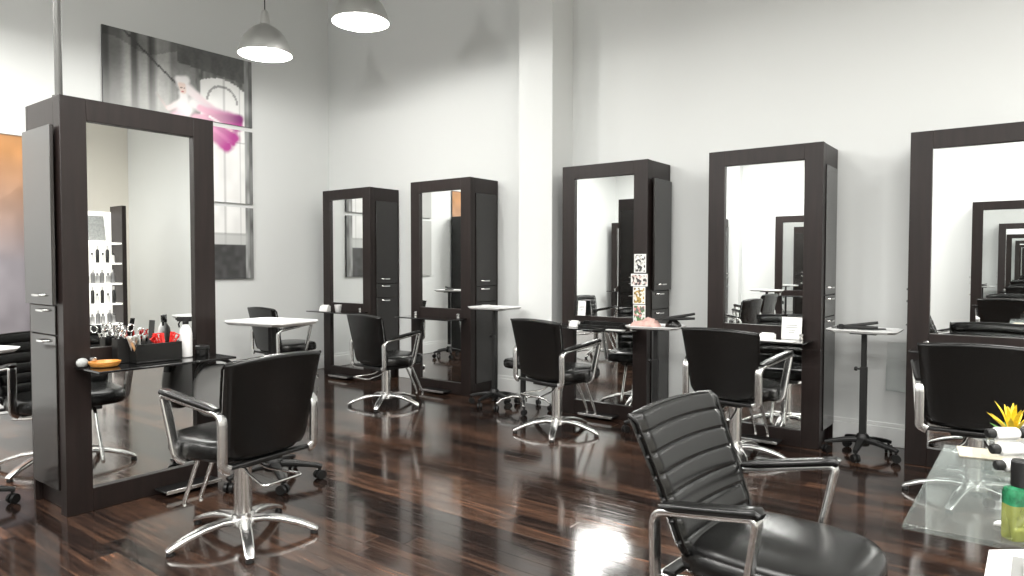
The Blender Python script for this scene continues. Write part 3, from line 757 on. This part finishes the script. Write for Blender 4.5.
def glasscup(lab, loc):
    t = MB().lathe([(.026, 0), (.03, .004), (.04, .075), (.038, .075), (.028, .008), (.004, .007)], 20).build('glass_cup', M_acrylic); t.location = loc
    return tag(t, lab, 'cup')
w_ = MB().lathe([(.026, 0), (.03, .004), (.041, .078), (.038, .078), (.028, .01), (.004, .009)], 20).build('white_cup', M_white); w_.location = (-6.12, 4.90, ZS)
tag(w_, 'white cup beside the card holder on the farthest mirror shelf', 'cup')
o = MB().box(-.16, .16, -.055, .055, 0, .002).build('paper_sheet', M_paper); o.location = (-1.46, 4.87, ZS); tag(o, 'white paper sheet on the square card mirror shelf', 'paper')
tr = thing('shelf_tray', 'long black tray lying on the postcard mirror shelf', 'tray', (-2.86, 4.98, ZS))
m = MB(); m.box(-.2, .2, -.06, .06, 0, .006); m.box(-.2, .2, .054, .06, .006, .05); m.box(-.2, .2, -.06, -.054, .006, .025); m.box(-.2, -.194, -.054, .054, .006, .04); m.box(.194, .2, -.054, .054, .006, .04)
m.build('tray_body', M_black, tr, bevel=.002)
o = MB().prism([(.075 * x, .03 * y) for x, y in ((1, 1), (-1, .8), (-1, -.8), (1, -1))], 0, .004).build('folded_leaflet', M_paper); o.location = (-2.67, 4.87, ZS); tag(o, 'small white leaflet near the right end of the postcard mirror shelf', 'leaflet')
brm = MB()
for k in range(9): brm.tube([(-.07 + .017 * k, 0, .0), (-.07 + .017 * k, 0, .03)], .005, 6)
brm.box(-.085, .085, -.012, .012, 0, .008)
o = brm.build('hair_brush', M_plastic); o.location = (-3.225, 4.90, ZS); o.rotation_euler = (0, 0, R(5)); tag(o, 'black bristle brush at the left tip of the postcard mirror shelf', 'brush')
# postcards on the right stile of the postcard station
cols = [(.75, .74, .70), (.06, .06, .05), (.55, .5, .42), (.85, .84, .8), (.3, .24, .12), (.12, .12, .1)]
for nm, lab, y0, y1, z0, z1, cs in (
    ('postcard', 'topmost black and white postcard on the mirror frame', -2.617, -2.512, 1.222, 1.372, [(.75, .74, .72), (.05, .05, .05), (.5, .49, .46), (.85, .84, .82)]),
    ('postcard', 'wide second postcard from the top on the mirror frame', -2.645, -2.497, 1.112, 1.212, [(.75, .72, .68), (.07, .06, .06), (.6, .45, .42), (.82, .8, .76)]),
    ('postcard', 'ochre toned third postcard from the top on the mirror frame', -2.625, -2.517, .968, 1.108, [(.78, .74, .66), (.45, .30, .08), (.2, .15, .06), (.82, .8, .74)]),
    ('postcard', 'lowest greenish postcard on the mirror frame', -2.622, -2.515, .80, .962, [(.78, .78, .74), (.10, .22, .08), (.65, .30, .28), (.15, .15, .14)])):
    t = thing(nm, lab, 'postcard', ((y0 + y1) / 2, F - .0015, z0), 0, 'postcards on the mirror frame')
    w2, h2 = (y1 - y0), z1 - z0
    MB().box(-w2 / 2, w2 / 2, -.0012, .0012, 0, h2).build('card', M_paper, t)
    MB().box(-w2 / 2 + .007, w2 / 2 - .007, -.0018, -.0013, .008, h2 - .008).build('picture', photo_mat('picture_' + lab[:6], cs, 55), t)

# things on the trolleys
zt4 = .847 - .03
tw = MB()
def blob(mb, cx, cy, cz, a, b_, h, seed):
    rs = []
    for q in range(7):
        ph = q / 6 * PI / 2; rr = math.cos(ph) if q < 6 else .05
        rs.append([(cx + a * rr * math.cos(2 * PI * k / 20) * (1 + .22 * (vnoise(seed + k * .8, q) - .5)), cy + b_ * rr * math.sin(2 * PI * k / 20) * (1 + .22 * (vnoise(k * .7, seed + q) - .5)), cz + h * math.sin(ph) * (.75 + .5 * vnoise(k * .5 + seed, q * .6))) for k in range(20)])
    mb.rings(rs)
blob(tw, 0, 0, 0, .14, .085, .045, 3); blob(tw, .03, .01, .01, .09, .06, .05, 9)
o = tw.build('pink_towel', M_pink, sharp=80); o.scale = (.8, .85, 1); o.location = (-2.375, 4.81, zt4 + .001); o.rotation_euler = (0, 0, R(20)); tag(o, 'crumpled pink towel on the loaded tray trolley', 'towel')
def iron(lab, loc, rz, grp):
    t = thing('flat_iron', lab, 'hair iron', loc, R(rz))
    for s, a in ((1, .10), (-1, 0)):
        m = MB(); m.sweep([(-.13, 0, .012), (-.02, 0, .015 + a * .12), (.12, 0, .016 + a * .35)], rrect(.03, .022, .008, 3), (0, 1, 0), scales=[1, 1.1, .8]); m.build('arm', M_plastic, t)
    MB().tube([(-.13, 0, .012), (-.17, .02, .006), (-.15, .06, .006), (-.09, .07, .006)], .005, 6).build('cord', M_plastic, t)
    return t
iron('black hair straightener at the right end of the loaded tray trolley', (-2.14, 4.88, zt4 + .05), 40, None)
o = MB(); blob(o, 0, 0, 0, .06, .045, .055, 5); o = o.build('black_cloth', M_leather, sharp=80); o.location = (-2.175, 4.86, zt4 + .001); tag(o, 'crumpled black cloth beside the pink towel on the loaded trolley', 'cloth')
zt3 = .848
ir3 = iron('black hair iron lying on the tray between the right-hand stations', (-.97, 5.16, zt3), 10, None)
cb = MB().box(-.09, .09, -.014, .014, 0, .008).build('comb', M_plastic, bevel=.002); cb.location = (-.90, 5.22, zt3); cb.rotation_euler = (0, 0, .5); tag(cb, 'black comb on the tray between the right-hand stations', 'comb')
jj = MB().lathe([(.016, 0), (.018, .003), (.018, .03), (.01, .034)], 14).build('small_bottle', M_plastic); jj.location = (-1.07, 5.13, zt3); tag(jj, 'tiny black bottle at the left of the tray between the right-hand stations', 'bottle')
iron('black hair iron on the tray trolley reflected left of the pilaster', (-6.5, 3.1, .848 + .08), 70, None)

# acrylic holder on the wall by the far right station
ah = thing('acrylic_rack', 'clear acrylic rack on the wall beside the far right station', 'rack', (-.775, WY - .001, .40))
m = MB(); m.box(-.07, .07, -.006, -.003, 0, .34); m.box(-.07, .07, -.045, -.042, 0, .22); m.box(-.07, -.067, -.045, -.003, 0, .17); m.box(.067, .07, -.045, -.003, 0, .17); m.box(-.07, .07, -.045, -.003, 0, .003)
m.build('rack_body', M_acrylic, ah)

# ------------------------------------------------------------------ glass table with its things
ZT = .75
gt = thing('glass_table', 'clear glass table at the lower right edge before the far right chair', 'table', (.32, 2.02, 0))
MB().box(-.535, .58, -.40, .40, ZT - .012, ZT).build('glass_top', M_glass, gt, bevel=.002)
for sx in (-.06, .40):
    m = MB(); m.box(sx - .02, sx + .02, -.32, -.28, .02, ZT - .012); m.box(sx - .02, sx + .02, .28, .32, .02, ZT - .012); m.box(sx - .02, sx + .02, -.32, .32, 0, .02); m.box(sx - .02, sx + .02, -.28, .28, ZT - .04, ZT - .013)
    m.build('leg_frame', M_chrome, gt, bevel=.003)
o = MB().box(-.075, .075, -.06, .06, 0, .003).build('cream_paper', M_cream); o.location = (-.10, 2.355, ZT + .001); o.rotation_euler = (0, 0, R(8)); tag(o, 'cream paper sheet on the far end of the glass table', 'paper')
# tiers of small white bottles with black caps, lying on their sides
rk = thing('bottle_rack', 'small stepped rack holding white bottles on the glass table', 'rack', (-.030, 2.20, ZT), R(37))
m = MB()
for k in range(3): m.box(-.085, .09, -.045 + .035 * k, -.015 + .035 * k, 0, .012 + .032 * k)
m.build('rack_steps', M_acrylic, rk)
bt = thing('white_bottle', 'x', 'bottle')
MB().lathe([(.012, 0), (.0165, .004), (.0165, .055), (.012, .062)], 16, T(0, 0, 0, 0, 0, PI / 2)).build('bottle_body', M_white, bt)
MB().lathe([(.0105, 0), (.013, .002), (.013, .018), (.010, .021)], 14, T(0, 0, 0, 0, 0, -PI / 2)).build('cap', M_plastic, bt)
fst = True
for k in range(3):
    for c_ in range(2):
        q = Vector((-.05 + .088 * c_ + .012 * k - .012, -.03 + .035 * k, .012 + .032 * k + .0168))
        q = T(-.030, 2.20, ZT, R(37)) @ q
        lab = ('front bottom', 'middle', 'top back')[k] + ' row, ' + ('left', 'right')[c_] + ' white bottle with black cap on the glass table rack'
        if fst: bt.location = q; bt.rotation_euler = (0, 0, R(37)); bt['label'] = lab; bt['group'] = 'white bottles in the stepped rack'; fst = False
        else: dup(bt, q, R(37), lab, 'white bottles in the stepped rack')
mt = MB().box(-.248, .20, -.145, .145, 0, .004).build('grey_mat', M_grey); mt.location = (.22, 1.435, .7395); tag(mt, 'grey mat lining the white tray at the lower right corner', 'mat')
for (bx, by, bw, bd, bh) in ((-.055, 1.50, .05, .07, .018), (.03, 1.46, .07, .10, .03)):
    o = MB().box(-bw / 2, bw / 2, -bd / 2, bd / 2, 0, bh).build('white_box', M_paper, bevel=.004); o.location = (.07 + bx, by, .744)
    tag(o, 'white carton on the lower right tray, ' + ('nearer the tray rim' if bw < .06 else 'farther right'), 'box')
# yellow flowering plant
pl = thing('yellow_bromeliad', 'spiky yellow flowering plant behind the white bottles on the glass table', 'plant', (-.052, 2.37, ZT))
MB().lathe([(.028, 0), (.034, .004), (.04, .06), (.042, .085), (.038, .085), (.034, .07), (.004, .068)], 20).build('pot', M_white, pl)
def blades(mb, n, z0, ln, spread, w, seed, up):
    for k in range(n):
        a = 2 * PI * k / n + hash2(seed, k) * .7; L_ = ln * (.75 + .5 * hash2(k, seed)); sp = spread * (.5 + .8 * hash2(k + 9, seed))
        path = [(.006 * math.cos(a), .006 * math.sin(a), z0), (sp * .45 * L_ * math.cos(a), sp * .45 * L_ * math.sin(a), z0 + L_ * .5 * up), (sp * L_ * math.cos(a), sp * L_ * math.sin(a), z0 + L_ * .85 * up)]
        mid = fillet(path, L_ * .3, 4)
        n_ = len(mid)
        mb.sweep(mid, rect(w, .0015), (-math.sin(a), math.cos(a), 0), scales=[.6 + .5 * math.sin(PI * min(.97, i / (n_ - 1))) if i < n_ - 1 else .12 for i in range(n_)])
m = MB(); blades(m, 8, .07, .075, .6, .012, 3, .7); m.build('leaves', M_leaf, pl)
m = MB(); blades(m, 11, .085, .11, .72, .013, 5, .95); blades(m, 7, .10, .105, .3, .012, 8, 1); m.build('flower', M_petal, pl)
pl.scale = (.95, .95, .74)
or_ = MB()
or_.tube([(.035 * math.cos(t_ * .35), 0, .04 + .035 * math.sin(t_ * .35)) for t_ in range(19)], .009, 10); or_.lathe([(.022, -.002), (.024, .002), (.012, .006)], 16)
o = or_.build('chrome_ornament', M_chrome, sharp=60); o.location = (-.035, 2.45, ZT + .002); o.rotation_euler = (0, 0, R(37)); tag(o, 'curled chrome ornament behind the yellow plant', 'ornament')
# green-yellow lotion bottle
lb = thing('lotion_bottle', 'yellow-green bottle with black cap at the front edge of the glass table', 'bottle', (-.020, 1.668, ZT), R(37)); lb.scale = (.95, .95, 1.04)
m = MB(); m.rings([[(x, y, z) for x, y in rrect(.058 * k, .04 * k, .010, 4)] for k, z in ((.94, 0), (1, .004), (1, .066))]); m.build('bottle_body', M_liquid, lb)
m = MB(); m.rings([[(x, y, z) for x, y in rrect(.0582 * k, .0402 * k, .010, 4)] for k, z in ((1, .066), (1, .088), (.9, .096), (.55, .1))]); m.build('shoulder', M_greenband, lb)
MB().lathe([(.017, .1), (.0175, .102), (.0175, .146), (.015, .149)], 20).build('cap', M_plastic, lb)
o = MB().prism([(-.03, 0), (-.015, .011), (.03, .011), (.03, -.011), (-.015, -.011)], 0, .007).build('white_spatula', M_white, bevel=.002); o.location = (-.04, 1.735, ZT + .001); o.rotation_euler = (0, 0, R(37)); tag(o, 'white pointed spatula beside the yellow-green bottle', 'spatula')
dt = MB().rings([[(x, y, 0) for x, y in rrect(.06, .04, .012)], [(x, y, .004) for x, y in rrect(.08, .055, .015)], [(x, y, .016) for x, y in rrect(.086, .06, .016)], [(x, y, .016) for x, y in rrect(.08, .054, .015)], [(x, y, .005) for x, y in rrect(.07, .045, .013)]]).build('glass_dish', M_acrylic)
dt.location = (-.035, 2.09, ZT + .001); dt.rotation_euler = (0, 0, R(37)); tag(dt, 'small clear dish in front of the white bottles on the glass table', 'dish')

# ------------------------------------------------------------------ lights
def light(name, kind, loc, power, color=(1, .985, .95), **kw):
    l = bpy.data.lights.new(name, kind); l.energy = power; l.color = color
    for k, v in kw.items(): setattr(l, k, v)
    o = bpy.data.objects.new(name, l); COL.objects.link(o); o.location = loc
    return o
for n, (lx, ly, lz) in (('a', LA), ('b', LB)):
    light('pendant_glow_' + n, 'POINT', (lx, ly, lz + .012), 40, shadow_soft_size=.05)
for i, (lx, ly) in enumerate([(-2.5, 3.2), (-1.3, 2.7), (0.1, 2.7), (2.2, 3.2), (-5.6, .4), (-5.5, 1.5), (-3.0, .3), (-1.8, .3), (.8, 1.0), (3.4, 1.0), (3.4, 2.8), (.9, 3.6), (-5.6, -1.2), (-3.9, -1.3), (-2.2, -1.0), (.55, -.9), (1.9, -.8)]):
    light('fill_disk_%d' % i, 'AREA', (lx, ly, 3.33), 20 if ly > 2.5 else 43, shape='DISK', size=.9)  # added fill disks at pendant height, out of view, brightening the walls
light('pendant_glow_far', 'POINT', (-4.42, .35, 3.30), 60, shadow_soft_size=.06)
up = light('upper_wall_fill', 'AREA', (1.8, 2.2, 5.3), 70, shape='RECTANGLE', size=6, size_y=4)  # added area fill out of view, lifts the upper walls
wl = bpy.data.worlds.new('World'); sc.world = wl; wl.use_nodes = True
wl.node_tree.nodes['Background'].inputs[0].default_value = (.8, .82, .82, 1); wl.node_tree.nodes['Background'].inputs[1].default_value = .3

# ------------------------------------------------------------------ camera
cam = bpy.data.cameras.new('camera'); co = bpy.data.objects.new('camera', cam); COL.objects.link(co)
cam.sensor_width = 36; cam.lens = 693.56 / 1024 * 36; cam.clip_start = .02
co.location = (0, 0, 1.2845)
yaw, pit, rol = R(37.2255), R(1.9238), R(.0686)
co.rotation_euler = (Matrix.Rotation(yaw, 3, 'Z') @ Matrix.Rotation(PI / 2 - pit, 3, 'X') @ Matrix.Rotation(rol, 3, 'Z')).to_euler()
sc.camera = co
sc.view_settings.view_transform = 'Standard'
sc.view_settings.look = 'None'
sc.view_settings.exposure = .44
sc.cycles.max_bounces = 14; sc.cycles.glossy_bounces = 8; sc.cycles.diffuse_bounces = 4; sc.cycles.transparent_max_bounces = 12
sc.cycles.use_denoising = True
sc.cycles.sample_clamp_indirect = 6
sc.cycles.caustics_reflective = False; sc.cycles.caustics_refractive = False
